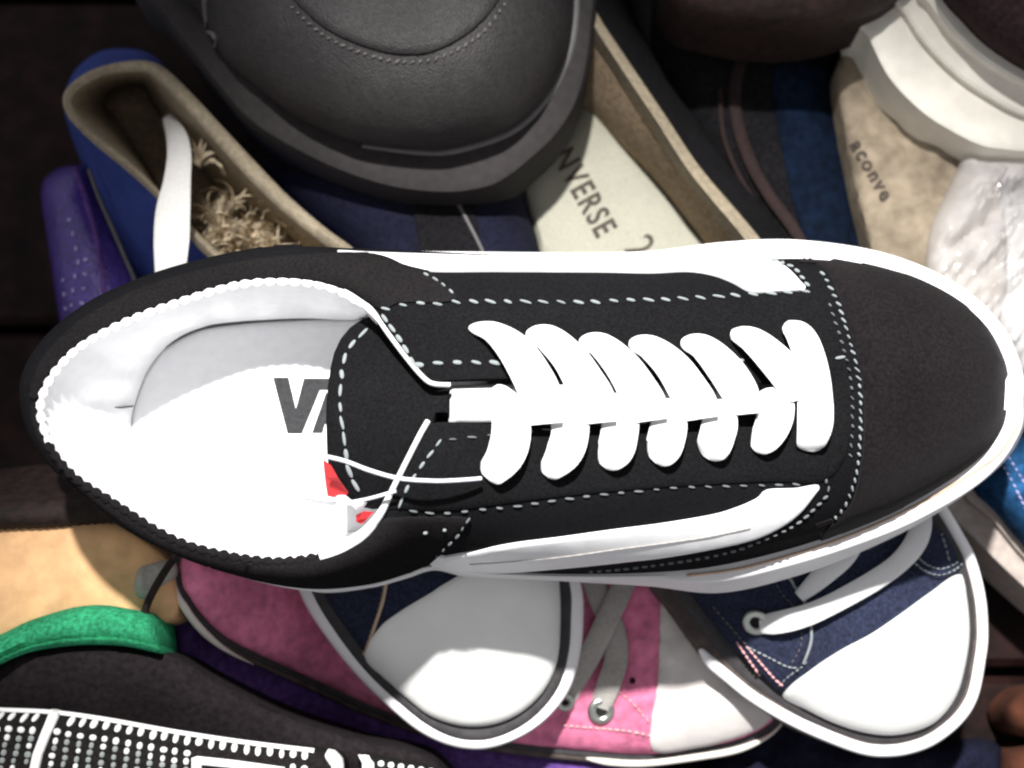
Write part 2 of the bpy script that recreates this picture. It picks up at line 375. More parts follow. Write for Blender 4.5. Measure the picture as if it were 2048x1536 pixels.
# sole: foxing tape and walls down to the outsole
p1 = PN(G[:, 6], G[:, 7], G[:, 2]+.0006); p2 = PN(G[:, 8], G[:, 9], np.full(len(G), .106)); p1b = PN(G[:, 6], G[:, 7], G[:, 2]-.0042)
inn = pA-nrm*.003
mid = (pA+p1)/2; mid[:, 2] += .0010
p3 = p2-nrm*.004; p3[:, 2] -= .003
cen = np.tile(p3.mean(0), (len(G), 1)); cen[:, 2] = p3[:, 2].mean()
sole = loft('sole', [inn, pA+np.array([0, 0, .0006]), mid, p1*.8+mid*.2+np.array([0, 0, .0004]), p1, p1b, p2, p3, cen+(p3-cen)*.3, cen+(p3-cen)*.01], M['rubber'], sn, sharp=35)
TS = bvh(sole, upper)
sweep('foxing_line', on(TS, [(2036,850),(2018,880),(1993,912),(1951,942),(1874,989),(1774,1040),(1674,1081),(1574,1113),(1474,1139),(1374,1152)], .0003), .00042, .00045, M['tan_line'], sole)
# panels laid over the canvas
heel_p = drape('heel_panel', [(862,548),(892,575),(915,598),(880,607),(800,607),(772,620),(742,607),(700,582),(640,566),(560,561),(480,563),(400,585),(330,608),(240,642),(160,690),(100,745),(78,790),(70,800),(60,795),(70,750),(100,700),(165,640),(270,583),(380,547),(500,522),(600,512),(690,508),(760,510),(830,535)], TU, .0008, M['padded'], sn, 12)
heel_b = drape('heel_panel', [(70,805),(84,868),(112,915),(160,965),(210,998),(275,1037),(325,1067),(400,1093),(450,1109),(500,1117),(550,1122),(600,1119),(650,1109),(690,1096),(720,1072),(755,1050),(775,1035),(935,1035),(915,1068),(890,1095),(865,1122),(810,1146),(740,1166),(640,1176),(540,1165),(430,1135),(320,1090),(220,1025),(130,945),(75,870),(62,810)], TU, .0008, M['padded'], sn, 12)
toe = drape('toe_cap', [(1600,511),(1655,545),(1680,600),(1700,660),(1715,715),(1727,790),(1728,860),(1722,930),(1705,1000),(1680,1030),(1640,1078),(1700,1058),(1824,1003),(1949,923),(2002,858),(2014,790),(2009,725),(1962,642),(1872,577),(1748,534)], TU, .0007, M['suede'], sn, 14)
eye_t = drape('eyestay', [(765,628),(800,622),(900,618),(1040,612),(1180,613),(1300,611),(1400,605),(1550,595),(1630,592),(1668,650),(1690,720),(1700,800),(1652,800),(1640,776),(1590,769),(1400,766),(1200,764),(1000,762),(900,765),(862,764),(815,712)], TU, .0007, M['panel'], sn, 12)
eye_b = drape('eyestay', [(858,848),(960,848),(1080,845),(1220,840),(1400,834),(1580,828),(1652,804),(1702,806),(1698,880),(1680,930),(1640,962),(1550,962),(1450,966),(1280,977),(1100,994),(960,1012),(890,1019),(800,1016),(775,1012),(818,930)], TU, .0007, M['panel'], sn, 12)
# white side stripes
st_t = drape('side_stripe', [(675,505),(760,516),(840,542),(1000,544),(1200,545),(1300,547),(1374,544),(1424,551),(1464,566),(1504,586),(1560,584),(1609,581),(1600,566),(1572,538),(1528,514),(1450,513),(1300,516),(1150,516),(1000,516),(900,513),(760,509)], TU, .0010, M['leather_w'], sn, 12, 6)
st_b = drape('side_stripe', [(870,1116),(950,1101),(1024,1086),(1124,1073),(1224,1059),(1324,1046),(1424,1029),(1474,1014),(1514,996),(1534,979),(1590,976),(1636,970),(1624,993),(1594,1028),(1549,1058),(1499,1078),(1424,1095),(1324,1112),(1224,1123),(1124,1133),(1024,1141),(960,1141),(905,1138),(865,1130)], TU, .0010, M['leather_w'], sn, 12, 6)
TA = bvh(upper, heel_p, heel_b, toe, eye_t, eye_b, st_t, st_b)
# rim: white pinked binding round the top side and heel, dark scallops along the near side
def rim(i0, i1, off=0, px=0, py=0, dz=0):
    k = (idx >= i0) & (idx <= i1); g = G[k]; return cr([(a+px, b+py, c+dz) for a, b, c in g[:, 3:6]], False, 2.2)
r = rim(13.6, 21.3); s = np.cumsum(np.r_[0, np.hypot(*np.diff(r[:, :2], axis=0).T)])
sweep('pinked_binding', [P(a, b+2, c+.0006) for a, b, c in r], [.00055+.00075*abs(math.sin(x*math.pi/25))**.8*random.uniform(.8, 1.15) for x in s], .0005, M['white_cloth'], sn, seg=8)
r = rim(21.2, 27.6); dv = r[:, :2]-np.array([420, 840]); r[:, :2] += 5*dv/np.linalg.norm(dv, axis=1)[:, None]; s = np.cumsum(np.r_[0, np.hypot(*np.diff(r[:, :2], axis=0).T)])
sweep('pinked_edge', [P(a, b, c+.0008) for a, b, c in r], [.0006+.0008*abs(math.sin(x*math.pi/22))**.8*random.uniform(.8, 1.15) for x in s], .0006, M['padded'], sn, seg=8)
sweep('collar_piping', at_z([(690,582,.1695),(718,600,.1715),(748,628,.1745),(782,675,.178),(822,727,.1805),(850,758,.182),(868,768,.182),(900,770,.181)], 6), [.0013, .0016, .0017, .0016]+[max(.00065, .0016-.00007*i) for i in range(12)]+[.0007]*60, .0009, M['white_cloth'], sn)
pp = at_z([(640,1108,.1672),(690,1092,.170),(728,1066,.1735),(760,1028,.177),(782,985,.179),(812,925,.181),(840,870,.1825),(856,842,.182)], 6)
sweep('collar_piping', pp, [.0022-.0014*min(1, i/(len(pp)*.55)) for i in range(len(pp))], .0009, M['white_cloth'], sn)
# lining from the rim down to the insole
RC = {13:(800,600),14:(700,612),15:(600,618),16:(480,630),17:(395,655),18:(330,692),19:(283,742),20:(262,800),21:(258,850),22:(268,905),23:(300,960),24:(355,1008),25:(430,1045),26:(530,1068),27:(630,1070),28:(730,1058),29:(800,1020)}
RC = {13:(800,640),14:(705,640),15:(600,638),16:(480,644),17:(400,657),18:(338,690),19:(296,740),20:(270,806),21:(262,850),22:(270,905),23:(300,960),24:(355,1008),25:(430,1045),26:(530,1066),27:(630,1070),28:(730,1058),29:(800,1020)}
ZI = .124
rc = cr([RC[k] for k in range(13, 30)], False, 1)
lb = []; k = (idx >= 13) & (idx <= 29); gi = idx[k]; gb = G[k]
rc6 = crn(np.array([list(RC[min(max(q, 13), 29)]) for q in range(13, 30)], float), MS)[:len(gi)]
rc6[-1] = RC[29]
for j, (i, g) in enumerate(zip(gi, gb)): lb.append((P(g[3], g[4], g[5]), P(rc6[j, 0], rc6[j, 1], ZI)))
lr = []
for t in np.linspace(0, 1, 9):
    row = []
    for j, (a, b) in enumerate(lb):
        q = a.lerp(b, t**1.25); q.z = a.z+(b.z-a.z)*t**.9
        wob = noise.noise(Vector((j*.18, t*1.5, 3)))*.0028*math.sin(math.pi*t)
        c = Vector((P(420, 840, .15))); d = (c-q); d.z = 0; d.normalize(); q += d*(wob+.002*math.sin(math.pi*t)*(1-t))
        row.append(q)
    lr.append(row)
lr = [[p+Vector((0, 0, .0005)) for p in lr[0]]]+lr[1:]
loft('lining', lr, M['lining'], sn, closed=False, sharp=80)
# cupped insole with its printed letters
insole = pillow('insole', [(262,815),(257,850),(266,905),(297,963),(352,1012),(428,1049),(530,1071),(630,1075),(760,1066),(880,1020),(960,950),(980,840),(960,720),(880,640),(760,632),(600,632),(480,638),(398,652),(334,686),(290,740)], ZI-.001, .0006, 30, .114, M['lining'], sn, 20)
TI = bvh(insole)
sweep('insole_seam', on(TI, [(266,812),(272,795),(283,765),(299,728),(338,690),(400,659),(480,646),(560,640),(640,637),(730,636)], .0008, zg=.124), [.0005]*8+[.0007]*10+[.0008]*40, .0006, M['seam'], sn)
sweep('lining_seam', [P(a, b, z) for a, b, z in cr([(164,809,.146),(200,814,.140),(240,815,.131),(266,812,.1265)], False, 8)], .0003, .0003, M['seam'], sn)
l1 = drape('letter', [(546,755),(577,755),(592,818),(608,757),(700,757),(700,780),(640,780),(604,867),(575,867)], TI, .0002, M['ink'], insole, 9, 3, False, .124)
l2 = drape('letter', [(652,786),(690,786),(700,867),(668,867),(662,848),(650,848),(645,866),(624,866)], TI, .0002, M['ink'], insole, 9, 3, False, .124)
# tongue
def ztong(px, py):
    u = np.clip((px-654)/(899-654), 0, 1); dy = (py-828)/180
    return .1745+.003*u-.0035*(1-u)**2-.0115*dy*dy*(1-.25*u)
def ztong2(px, py): return ztong(px, py)-.0025
tpad = pillow('tongue_pad', [(897,772),(960,768),(1100,767),(1300,771),(1440,776),(1490,790),(1490,815),(1440,830),(1300,838),(1100,845),(960,849),(897,848)], lambda x, y: .1752-.0000235*(x-880), .0034, 36, .15, M['white_cloth'], sn, 10, curve=False)
tongue = pillow('tongue', [(722,640),(700,655),(681,678),(668,706),(661,735),(656,770),(653,800),(652,840),(653,880),(654,912),(660,950),(676,985),(698,1003),(740,1012),(800,1000),(840,930),(868,850),(872,828),(898,827),(899,776),(870,774),(850,752),(810,690),(780,640),(750,628)], ztong, .001, 12, .155, M['panel'], sn, 12, curve=False)
TT = bvh(tongue)
for v in tongue.data.vertices: pass
TG = [(727,668),(711,683),(696,704),(686,733),(684,763),(681,792),(683,831),(688,867),(693,906),(699,940),(711,968),(725,987)]
stitches(TG, TT, TH, tongue, 32, 27, 9, 4, zg=.17)
label = mesh('tongue_label', [P(646,918,.1705), P(662,930,.1715), P(676,955,.1708), P(697,985,.168), P(688,998,.166), P(655,992,.164), P(650,955,.1665),
                              P(646,918,.1697), P(662,930,.1707), P(676,955,.170), P(697,985,.1672), P(688,998,.1652), P(655,992,.1632), P(650,955,.1657)],
             [[0,1,2,6],[2,3,4,5,6],[13,9,8,7],[13,12,11,10,9]]+[[i,(i+1)%7,(i+1)%7+7,i+7] for i in range(7)], M['red'], tongue, smooth=False)
label['label'] = 'red cloth label on the edge of the tongue'
mesh('tongue_label', [P(712,1030,.168),P(728,1022,.170),P(748,1024,.171),P(725,1048,.168),P(712,1044,.166)]+[P(712,1030,.167),P(728,1022,.169),P(748,1024,.170),P(725,1048,.167),P(712,1044,.165)],
     [[0,1,2,3,4],[9,8,7,6,5]]+[[i,(i+1)%5,(i+1)%5+5,i+5] for i in range(5)], M['red'], tongue, smooth=False)
# seams
st = lambda path, gap=35, L=24, W=7, sl=-22, par=sn, tr=None, me=TH, **k: stitches(path, tr or TA, me, par, gap, L, W, sl, **k)
st([(772,617),(805,612),(840,608),(940,605),(1024,605),(1174,606),(1249,602),(1324,601),(1399,597),(1474,592),(1549,588),(1619,584)], par=eye_t)
st([(771,637),(795,670),(818,708),(834,735)], 25, 22, 9, 4, par=eye_t)
st([(838,730),(893,726),(971,726),(1040,727)], 38, 25, 10, -12, par=eye_t)
st([(1480,722),(1560,719),(1640,716),(1700,716)], 40, 20, 8, 6, par=eye_t)
st([(905,879),(971,872),(1088,860),(1180,853),(1280,846),(1390,836),(1490,828),(1590,815)], 38, 20, 5.5, -8, par=eye_b, me=TH_MID)
st([(877,886),(834,945),(812,981),(795,1020)], 28, 24, 7, 0, par=eye_b)
st([(825,1021),(890,1025),(958,1018),(1029,1012),(1104,1001),(1209,988),(1279,982),(1349,975),(1449,972),(1554,969),(1624,967)], 35, 18, 5, -8, par=eye_b, me=TH_MID)
st([(852,551),(880,567),(915,596)], 20, 15, 5, 0, par=heel_p)
st([(935,1040),(915,1069),(892,1093),(872,1112)], 19, 15, 4, 0, par=heel_b, me=TH_MID)
st([(850,1064),(893,1058)], 40, 9, 7, 0, par=heel_b)
HO = [(1644,549),(1655,567),(1665,588),(1676,609),(1685,638),(1694,667),(1703,699),(1711,728),(1717,763),(1720,796),(1720,828),(1720,858),(1718,887),(1716,918),(1711,950),(1702,980),(1688,1012),(1668,1036)]
stitches(HO, TA, TH, toe, 17, 14, 5.5, 32, jit=14)
stitches([(a-17, b+3) for a, b in HO[3:14]], TA, TH_MID, toe, 19, 11, 4, 36, jit=14)
stitches([(1548,521),(1569,530),(1588,538),(1603,556),(1616,574)], TA, TH, sn, 17, 16, 8, 20)
stitches([(1651,960),(1655,985),(1630,1014),(1590,1048),(1535,1074),(1474,1098),(1404,1114),(1324,1126),(1244,1136),(1180,1141)], TA, TH_MID, sn, 18, 12, 5.5, -15, jit=12)
sweep('stripe_seam', on(TA, [(940,1128),(1040,1121),(1140,1111),(1240,1097),(1340,1084),(1420,1072),(1500,1055)], .0002),   .00016, .00012, M['greylace'], st_b)
# laces
TL = bvh(upper, eye_t, eye_b, tpad)
def ridge(x): return .184-.0000215*(x-900)
def lace(pts, hw, mode):
    c = cr([(*p, h) for p, h in zip(pts, hw)], False, 6); n = len(c); w3 = []; rx = []
    for i, (x, y, h) in enumerate(c):
        t = i/(n-1); l, nn = hit(TL, x, y, .17)
        if mode == 'u': e = min(1, t/.35)          # starts in the eyelet, ends under the pile in the middle
        elif mode == 'l': e = min(1, (1-t)/.35)
        else: e = min(1, t/.25, (1-t)/.25)
        e = math.sin(e*math.pi/2); zt = max(l.z+.0012, ridge(x)*e+(l.z+.0006)*(1-e)) + (.0016*e if mode != 'l' else -.0004*e)
        q = P(x, y, zt); w3.append(q); rx.append(h*(CAM.z-zt)/DIST*FW/2048*[.45, .75, .92, 1][min(3, i, n-1-i) if mode != 'u' else min(3, i)])
    o = sweep('lace', w3, rx, [.00075*min(1, .35+i*.2, .35+(n-1-i)*.2)*random.uniform(.9, 1.1) for i in range(n)], M['lace'], sn, seg=12)
    return o
lower = [([(990,772),(1018,820),(1022,870),(1008,915),(972,955)], [14,36,40,38,27]),
         ([(1110,775),(1135,820),(1140,868),(1125,910),(1090,950)], [22,38,38,36,20]),
         ([(1222,790),(1240,830),(1238,872),(1228,905),(1205,932)], [24,36,38,36,20]),
         ([(1325,800),(1338,840),(1333,875),(1324,900),(1305,920)], [26,36,38,36,24]),
         ([(1432,800),(1440,840),(1434,872),(1425,896),(1412,915)], [28,36,36,34,24]),
         ([(1548,775),(1552,815),(1546,848),(1528,880),(1506,898)], [36,38,36,30,16])]
for p, h in lower: lace(p, h, 'l')
uppers = [([(938,655),(985,664),(1030,700),(1064,752),(1084,800),(1090,848)], [9,23,36,41,43,36]),
          ([(1052,668),(1095,676),(1138,715),(1170,765),(1190,805),(1196,846)], [14,29,36,41,43,38]),
          ([(1158,684),(1200,690),(1243,730),(1276,780),(1292,812),(1298,842)], [14,27,36,41,43,38]),
          ([(1258,686),(1300,695),(1344,732),(1377,780),(1394,812),(1400,838)], [14,27,36,41,43,38]),
          ([(1362,684),(1405,694),(1448,736),(1478,780),(1490,805),(1494,828)], [14,28,37,38,32,24]),
          ([(1462,664),(1505,680),(1552,722),(1588,765),(1600,800)], [14,28,36,38,32])]
for p, h in reversed(uppers): lace(p, h, 'u')
lace([(1573,645),(1602,672),(1622,725),(1630,790),(1630,850),(1618,902)], [17,30,33,36,36,26], 'x')
# nylon tag loop with its little white knot: rests in the opening, tied through
tg = thing('tag_loop', 'thin clear nylon tag loop tied between the tongue and the lowest lace', 'tag loop', P(800, 955, .17))
sweep('filament', at_z([(648,912,.180),(690,922,.184),(740,941,.187),(800,957,.188),(870,962,.186),(925,960,.1835),(962,957,.181)], 6), .00058, .00058, M['nylon'], tg)
sweep('filament', at_z([(708,1003,.177),(735,998,.180),(765,990,.1825),(792,982,.1835)], 6), .0005, .0005, M['nylon'], tg)
pillow('knot', [(672,992),(690,990),(705,1000),(730,998),(728,1008),(712,1018),(700,1008),(682,1004)], .1715, .002, 8, .168, M['nylon'], tg, 6)
tp = thing('tissue_scrap', 'small crumpled white tissue scrap lying on the insole beside the red label', 'tissue', P(620, 965, ZI))
pillow('scrap', [(590,975),(598,958),(625,945),(640,926),(655,935),(660,980),(672,1000),(640,1000),(605,992)], .1262, .004, 30, .1242, M['paper'], tp, 6, bump=.003, bs=160)

# ================================================================== BACKGROUND SHOES, upper part of the pile
# blue canvas shoe with beige lining, top left
bs_ = thing('canvas_shoe', 'blue canvas shoe with worn beige lining and frayed insole, far left above the black sneaker', 'shoe', P(380, 360, 0))
ro = [(317,402),(258,346),(187,287),(142,242),(126,208),(132,179),(165,150),(208,131),(267,121),(308,125),(342,146),(396,200),(458,267),(512,325),(575,390),(650,455),(712,502),(770,575),(720,650),(560,620),(420,520)]
ri = [(323,385),(268,332),(200,275),(158,235),(143,208),(150,185),(178,165),(215,149),(267,143),(296,145),(324,168),(376,222),(434,288),(492,352),(553,412),(632,477),(692,522),(740,575),(700,625),(570,595),(432,500)]
rn = [(335,402),(292,335),(247,262),(226,235),(207,215),(207,197),(220,182),(245,172),(270,168),(288,174),(302,198),(338,256),(395,330),(462,405),(530,465),(600,515),(665,552),(705,585),(670,610),(570,590),(440,500)]
rb = [(285,590),(205,470),(170,345),(140,264),(128,212),(133,176),(156,134),(203,102),(264,98),(306,112),(335,140),(385,200),(445,268),(500,328),(562,392),(640,458),(705,505),(770,580),(760,680),(560,680),(380,640)]
K = crn(np.array([list(a)+list(b)+list(c)+list(d) for a, b, c, d in zip(ro, ri, rn, rb)], float), 5)
q = lambda c, z: PN(K[:, c], K[:, c+1], np.full(len(K), z))
loft('upper', [q(6, .012), q(6, .03)*.75+q(0, .05)*.25, q(6, .045)*.3+q(0, .07)*.7, q(0, .083)], M['blue'], bs_)
rimc = (q(0, .084)+q(2, .084))/2; rimc[:, 2] = .0865
loft('collar_binding', [q(0, .078), q(0, .084), rimc, q(2, .0845), q(2, .079)], M['beige'], bs_, sharp=80)
loft('lining', [q(2, .082), q(2, .06)*.5+q(4, .06)*.5, q(4, .022)], M['beige'], bs_)
pillow('insole', rn, .020, .003, 40, .01, M['beige_d'], bs_, 16, bump=.004, bs=70)
pl = at_z([(178,338,.055),(196,390,.052),(222,450,.047),(252,520,.042),(282,590,.036)])
sweep('piping', pl, .0008, .0008, M['welt'], bs_)
c = cr([(335,235,.060,12),(352,270,.074,22),(358,310,.084,26),(354,360,.092,29),(346,420,.096,36),(343,480,.097,37),(341,545,.096,32),(345,620,.092,30)], False, 8)
sweep('lace', [P(a, b, z) for a, b, z, h in c], [h*(CAM.z-z)/DIST*FW/2048 for a, b, z, h in c], .0010, M['strap'], bs_, seg=10)
# frayed fibres: uncountable tufts
V = []; F = []
def fibre(x, y, z, ang, L, wd, rise):
    n = len(V); k = 5; sw = random.uniform(-1.9, 1.9)
    for i in range(k):
        t = i/(k-1); a = ang+sw*t; px = x+math.cos(a)*L*t; py = y-math.sin(a)*L*t
        hw = wd*(1-t)**.7+.4; ox, oy = math.sin(a)*hw, math.cos(a)*hw; zz = z+rise*math.sin(t*1.9)
        V.append(P(px-ox, py-oy, zz)); V.append(P(px+ox, py+oy, zz+.0012))
    for i in range(k-1): F.append([n+2*i, n+2*i+1, n+2*i+3, n+2*i+2])
for _ in range(620):
    x = random.gauss(490, 52); y = random.gauss(490, 42)
    if y < 250 or x < 385 or (x-385)*.93+300 > y+60: continue
    fibre(x, y, .042+random.random()*.03, random.uniform(.2, 2.9), random.uniform(10, 30), random.uniform(.6, 2.0), random.uniform(.001, .007))
for x, y, a, L, wd in ((395,325,1.0,55,9),(430,470,1.35,80,7),(455,410,.75,55,4),(450,480,1.6,60,6),(500,500,1.1,50,6),(560,510,1.9,50,5),(410,510,1.5,50,6)):
    for j in range(7): fibre(x+random.uniform(-8, 8), y+random.uniform(-8, 8), .066, a+random.uniform(-.2, .2), L*random.uniform(.7, 1.1), wd*random.uniform(.4, 1), .008)
pillow('torn_lining', [(380,560),(398,500),(412,450),(428,405),(446,378),(462,372),(464,410),(470,440),(500,430),(530,425),(560,445),(590,480),(610,520),(620,570)], .044, .020, 60, .02, M['fray'], bs_, 6, bump=.014, bs=210)
fr = mesh('frayed_lining', V, F, M['fray'], bs_); fr['kind'] = 'stuff'
# violet glossy shoe at the left edge
vs = thing('violet_shoe', 'shiny violet shoe with embossed stitching, far left beneath the sneaker heel', 'shoe', P(180, 500, 0))
vb = pillow('upper', [(82,380),(110,340),(150,330),(178,340),(205,400),(240,480),(285,590),(330,720),(280,800),(180,800),(130,690),(112,600),(96,490)], .028, .018, 90, .004, M['violet'], vs, 12, bump=.002, bs=120)
TV = bvh(vb)
M['vstitch'] = mat('pale_violet_thread', (.45, .42, .7), .3, .2, 900, 0, spec=.6)
TH_V = thread_mesh('stitch_violet', M['vstitch'])
for pth in ([(140,440),(150,480),(158,530),(150,560),(146,600),(138,650)], [(172,520),(170,560),(165,610)], [(128,560),(132,610),(138,660)]):
    stitches(pth, TV, TH_V, vb, 29, 11, 5, 40, zg=.04, jit=70)
sweep('side_seam', on(TV, [(150,340),(176,420),(195,500),(210,590),(220,680)], .0006, zg=.04), .0012, .0008, M['purple'], vs)

# grey leather slip-on, top centre
gb = thing('grey_slip_on', 'dark grey leather slip-on shoe with stitched apron toe, top centre', 'shoe', P(780, 100, .05))
gs = pillow('sole', [(250,-60),(320,28),(350,68),(425,165),(500,248),(600,310),(700,355),(800,383),(900,391),(975,380),(1020,358),(1064,323),(1112,278),(1150,222),(1175,150),(1189,50),(1191,-60),(1150,-300),(800,-420),(350,-300)], .086, .005, 26, .062, M['greys'], gb, 16)
gup = [(330,-60),(400,30),(440,110),(500,165),(575,225),(650,265),(725,290),(850,303),(925,295),(1024,260),(1089,200),(1124,140),(1144,75),(1151,0),(1145,-80),(1080,-260),(800,-360),(420,-260)]
gu = pillow('upper', gup, .088, .042, 260, .080, M['greyl'], gb, 16, p=2.1, bump=.0012, bs=50)
TG_ = bvh(gu)
wl = at_z([(725,292,.0912),(850,305,.0912),(925,297,.0912),(1024,262,.0912),(1089,202,.0912),(1124,142,.0912),(1145,77,.0912),(1152,0,.0912),(1146,-80,.0912)])
sweep('welt', wl, [.0008+.0006*min(1, i/18) for i in range(len(wl))], .0010, M['welt'], gb)
ap = [(560,-40),(585,-5),(650,55),(725,90),(800,108),(875,100),(950,55),(995,0),(1010,-50),(960,-220),(800,-300),(600,-200)]
apo = drape('apron', ap, TG_, .0016, M['greyl'], gb, 16, 14, zg=.12)
stitches([(585,15),(650,72),(725,106),(800,124),(880,115),(960,70),(1008,10)], TG_, TH_GREY, gu, 16, 11, 6, 35, zg=.12)
sweep('side_seam', on(TG_, [(408,-30),(416,60),(440,108)], .0003, zg=.1), .0010, .0006, M['greyt'], gb)

# navy shoe pinned between the grey slip-on and the sneaker
nv = thing('navy_shoe', 'dark navy canvas shoe with black band and pale piping, squeezed under the grey slip-on', 'shoe', P(850, 430, 0))
nb = pillow('upper', [(520,330),(640,290),(800,280),(980,300),(1040,345),(1056,415),(1078,500),(1090,620),(900,680),(760,600),(690,500),(610,430)], .048, .026, 130, .01, M['navy_f'], nv, 16)
TN = bvh(nb)
drape('side_band', [(815,300),(920,330),(960,480),(975,560),(850,560),(835,470)], TN, .0010, M['black'], nv, 16, zg=.06)
sweep('piping', on(TN, [(895,360),(912,400),(935,445),(962,500),(985,560)], .0012, zg=.06), .0007, .0007, M['welt'], nv)

# cream insole shoe, top middle
cs = thing('open_shoe', 'black shoe with cream printed insole showing, right of the grey slip-on', 'shoe', P(1250, 380, 0))
ci = pillow('insole', [(1180,190),(1150,242),(1100,295),(1046,350),(1056,410),(1070,460),(1085,520),(1110,600),(1440,600),(1430,520),(1380,455),(1310,365),(1240,285)], lambda x, y: .046+.004*(y-300)/300, .003, 30, .03, M['insole'], cs, 16, bump=.001, bs=60)
TC = bvh(ci)
rows = []
for out_, rm, inn_, sole_, bse in (((1172,-60),(1160,-40),(1130,10),(1100,120),(1230,-70)),((1193,20),(1180,35),(1155,85),(1130,190),(1262,15)),((1250,110),(1235,125),(1212,160),(1185,240),(1330,105)),((1330,228),(1312,240),(1285,262),(1245,300),(1412,220)),((1400,332),(1380,345),(1345,352),(1320,380),(1490,325)),((1500,450),(1475,460),(1415,448),(1385,465),(1580,440)),((1575,545),(1545,550),(1475,530),(1440,540),(1650,540))):
    rows.append(list(out_)+list(rm)+list(inn_)+list(sole_)+list(bse))
rows = [r_[:4]+[r_[2]*.5+r_[4]*.5, r_[3]*.5+r_[5]*.5]+r_[6:] for r_ in rows]
CQ = cr(rows, False, 12); cq = lambda c, z: PN(CQ[:, c], CQ[:, c+1], np.full(len(CQ), z))
loft('collar', [cq(0, .078), cq(2, .084), cq(4, .078)*.35+cq(2, .082)*.65, cq(4, .074)], M['beige'], cs, closed=False, sharp=80)
loft('lining', [cq(4, .074), cq(4, .06)*.35+cq(6, .058)*.65, cq(6, .044)], M['beige_d'], cs, closed=False)
loft('upper', [cq(0, .079), cq(0, .06)*.5+cq(8, .06)*.5, cq(8, .02)], M['black'], cs, closed=False)
text_on('lettering', 'NVERSE', (1103,313), (88,158), 47, TC, M['print_b'], ci, squeeze=.72, bold=.022, space=1.18)
text_on('lettering', '2', (1246,497), (118,172), 62, TC, M['print_b'], ci, squeeze=.8, bold=.0)

# black and blue denim shoe between the two insoles
dk = thing('denim_shoe', 'black shoe with brown seams and a blue denim panel, between the two printed insoles', 'shoe', P(1560, 300, 0))
db = pillow('upper', [(1260,-40),(1480,-60),(1720,-40),(1722,50),(1682,114),(1675,163),(1688,260),(1701,325),(1740,500),(1760,620),(1640,660),(1560,590),(1500,450),(1400,310),(1325,180)], .036, .022, 120, .008, M['black'], dk, 18)
TD = bvh(db)
drape('denim_panel', [(1545,150),(1620,130),(1676,163),(1684,260),(1698,325),(1716,410),(1738,500),(1745,580),(1650,580),(1605,470),(1570,330)], TD, .0010, M['dim_denim'], dk, 14, zg=.05)
sweep('seam', on(TD, [(1488,105),(1470,170),(1474,240),(1500,320),(1540,390),(1590,460),(1640,540)], .0008, zg=.05), .0024, .0010, M['brown_seam'], dk)
sweep('seam', on(TD, [(1440,180),(1446,260),(1470,330),(1510,400),(1560,470)], .0006, zg=.05), .0010, .0007, M['brown_seam'], dk)
it = thing('dark_toe_shoe', 'brownish black rounded shoe toe hanging over the top edge, right of centre', 'shoe', P(1560, -40, .05))
pillow('upper', [(1320,-80),(1349,22),(1424,52),(1524,68),(1624,66),(1724,40),(1794,0),(1850,-90),(1700,-300),(1400,-300)], .093, .024, 130, .07, M['brownb'], it, 16)
pillow('sole', [(1310,-80),(1340,28),(1420,60),(1524,76),(1628,73),(1730,46),(1800,6),(1860,-90),(1700,-310),(1400,-310)], .086, .003, 10, .072, M['black'], it, 16)

# worn beige insole shoe, right
gi_ = thing('worn_open_shoe', 'worn beige shoe insole with small faded print, left of the cream rubber sole', 'shoe', P(1800, 380, 0))
g1 = pillow('insole', [(1722,45),(1684,114),(1673,163),(1686,260),(1699,325),(1712,391),(1738,500),(1760,640),(1990,640),(2010,420),(1990,260),(1900,180),(1820,90),(1780,30)], lambda x, y: .060+.000012*(x-1700), .006, 45, .012, M['insole2'], gi_, 14, bump=.004, bs=55)
TG1 = bvh(g1)
text_on('lettering', 'aconve', (1700,290), (104,185), 29, TG1, M['print_b'], g1, squeeze=.95, bold=.03, space=1.2)
# cream rubber sole, dark brown shoe, top right
ws = thing('cream_sole_shoe', 'dark brown shoe with thick cream rubber sole, top right corner', 'shoe', P(2000, 100, .06))
so = [(1712,45),(1733,76),(1775,157),(1841,226),(1906,268),(1960,294),(2003,302),(2060,306),(2160,300),(2300,200),(2320,-150),(2050,-320),(1800,-200),(1725,-40)]
pillow('sole', so, .084, .003, 14, .06, M['sole_w'], ws, 14)
si = [(1780,-30),(1812,35),(1850,90),(1910,150),(1975,195),(2048,232),(2150,250),(2270,180),(2290,-140),(2050,-290),(1830,-190)]
pillow('foxing', si, .0885, .003, 10, .08, M['sole_w'], ws, 14)
sj = [(1830,-30),(1856,10),(1895,62),(1950,115),(2010,155),(2060,182),(2150,215),(2250,160),(2270,-130),(2050,-270),(1860,-170)]
pillow('foxing', sj, .094, .004, 14, .085, M['sole_w'], ws, 14)
pillow('upper', [(1870,-40),(1888,0),(1924,40),(1972,88),(2048,138),(2150,185),(2235,130),(2250,-120),(2050,-240),(1890,-150)], .099, .030, 150, .09, M['brownu'], ws, 14)
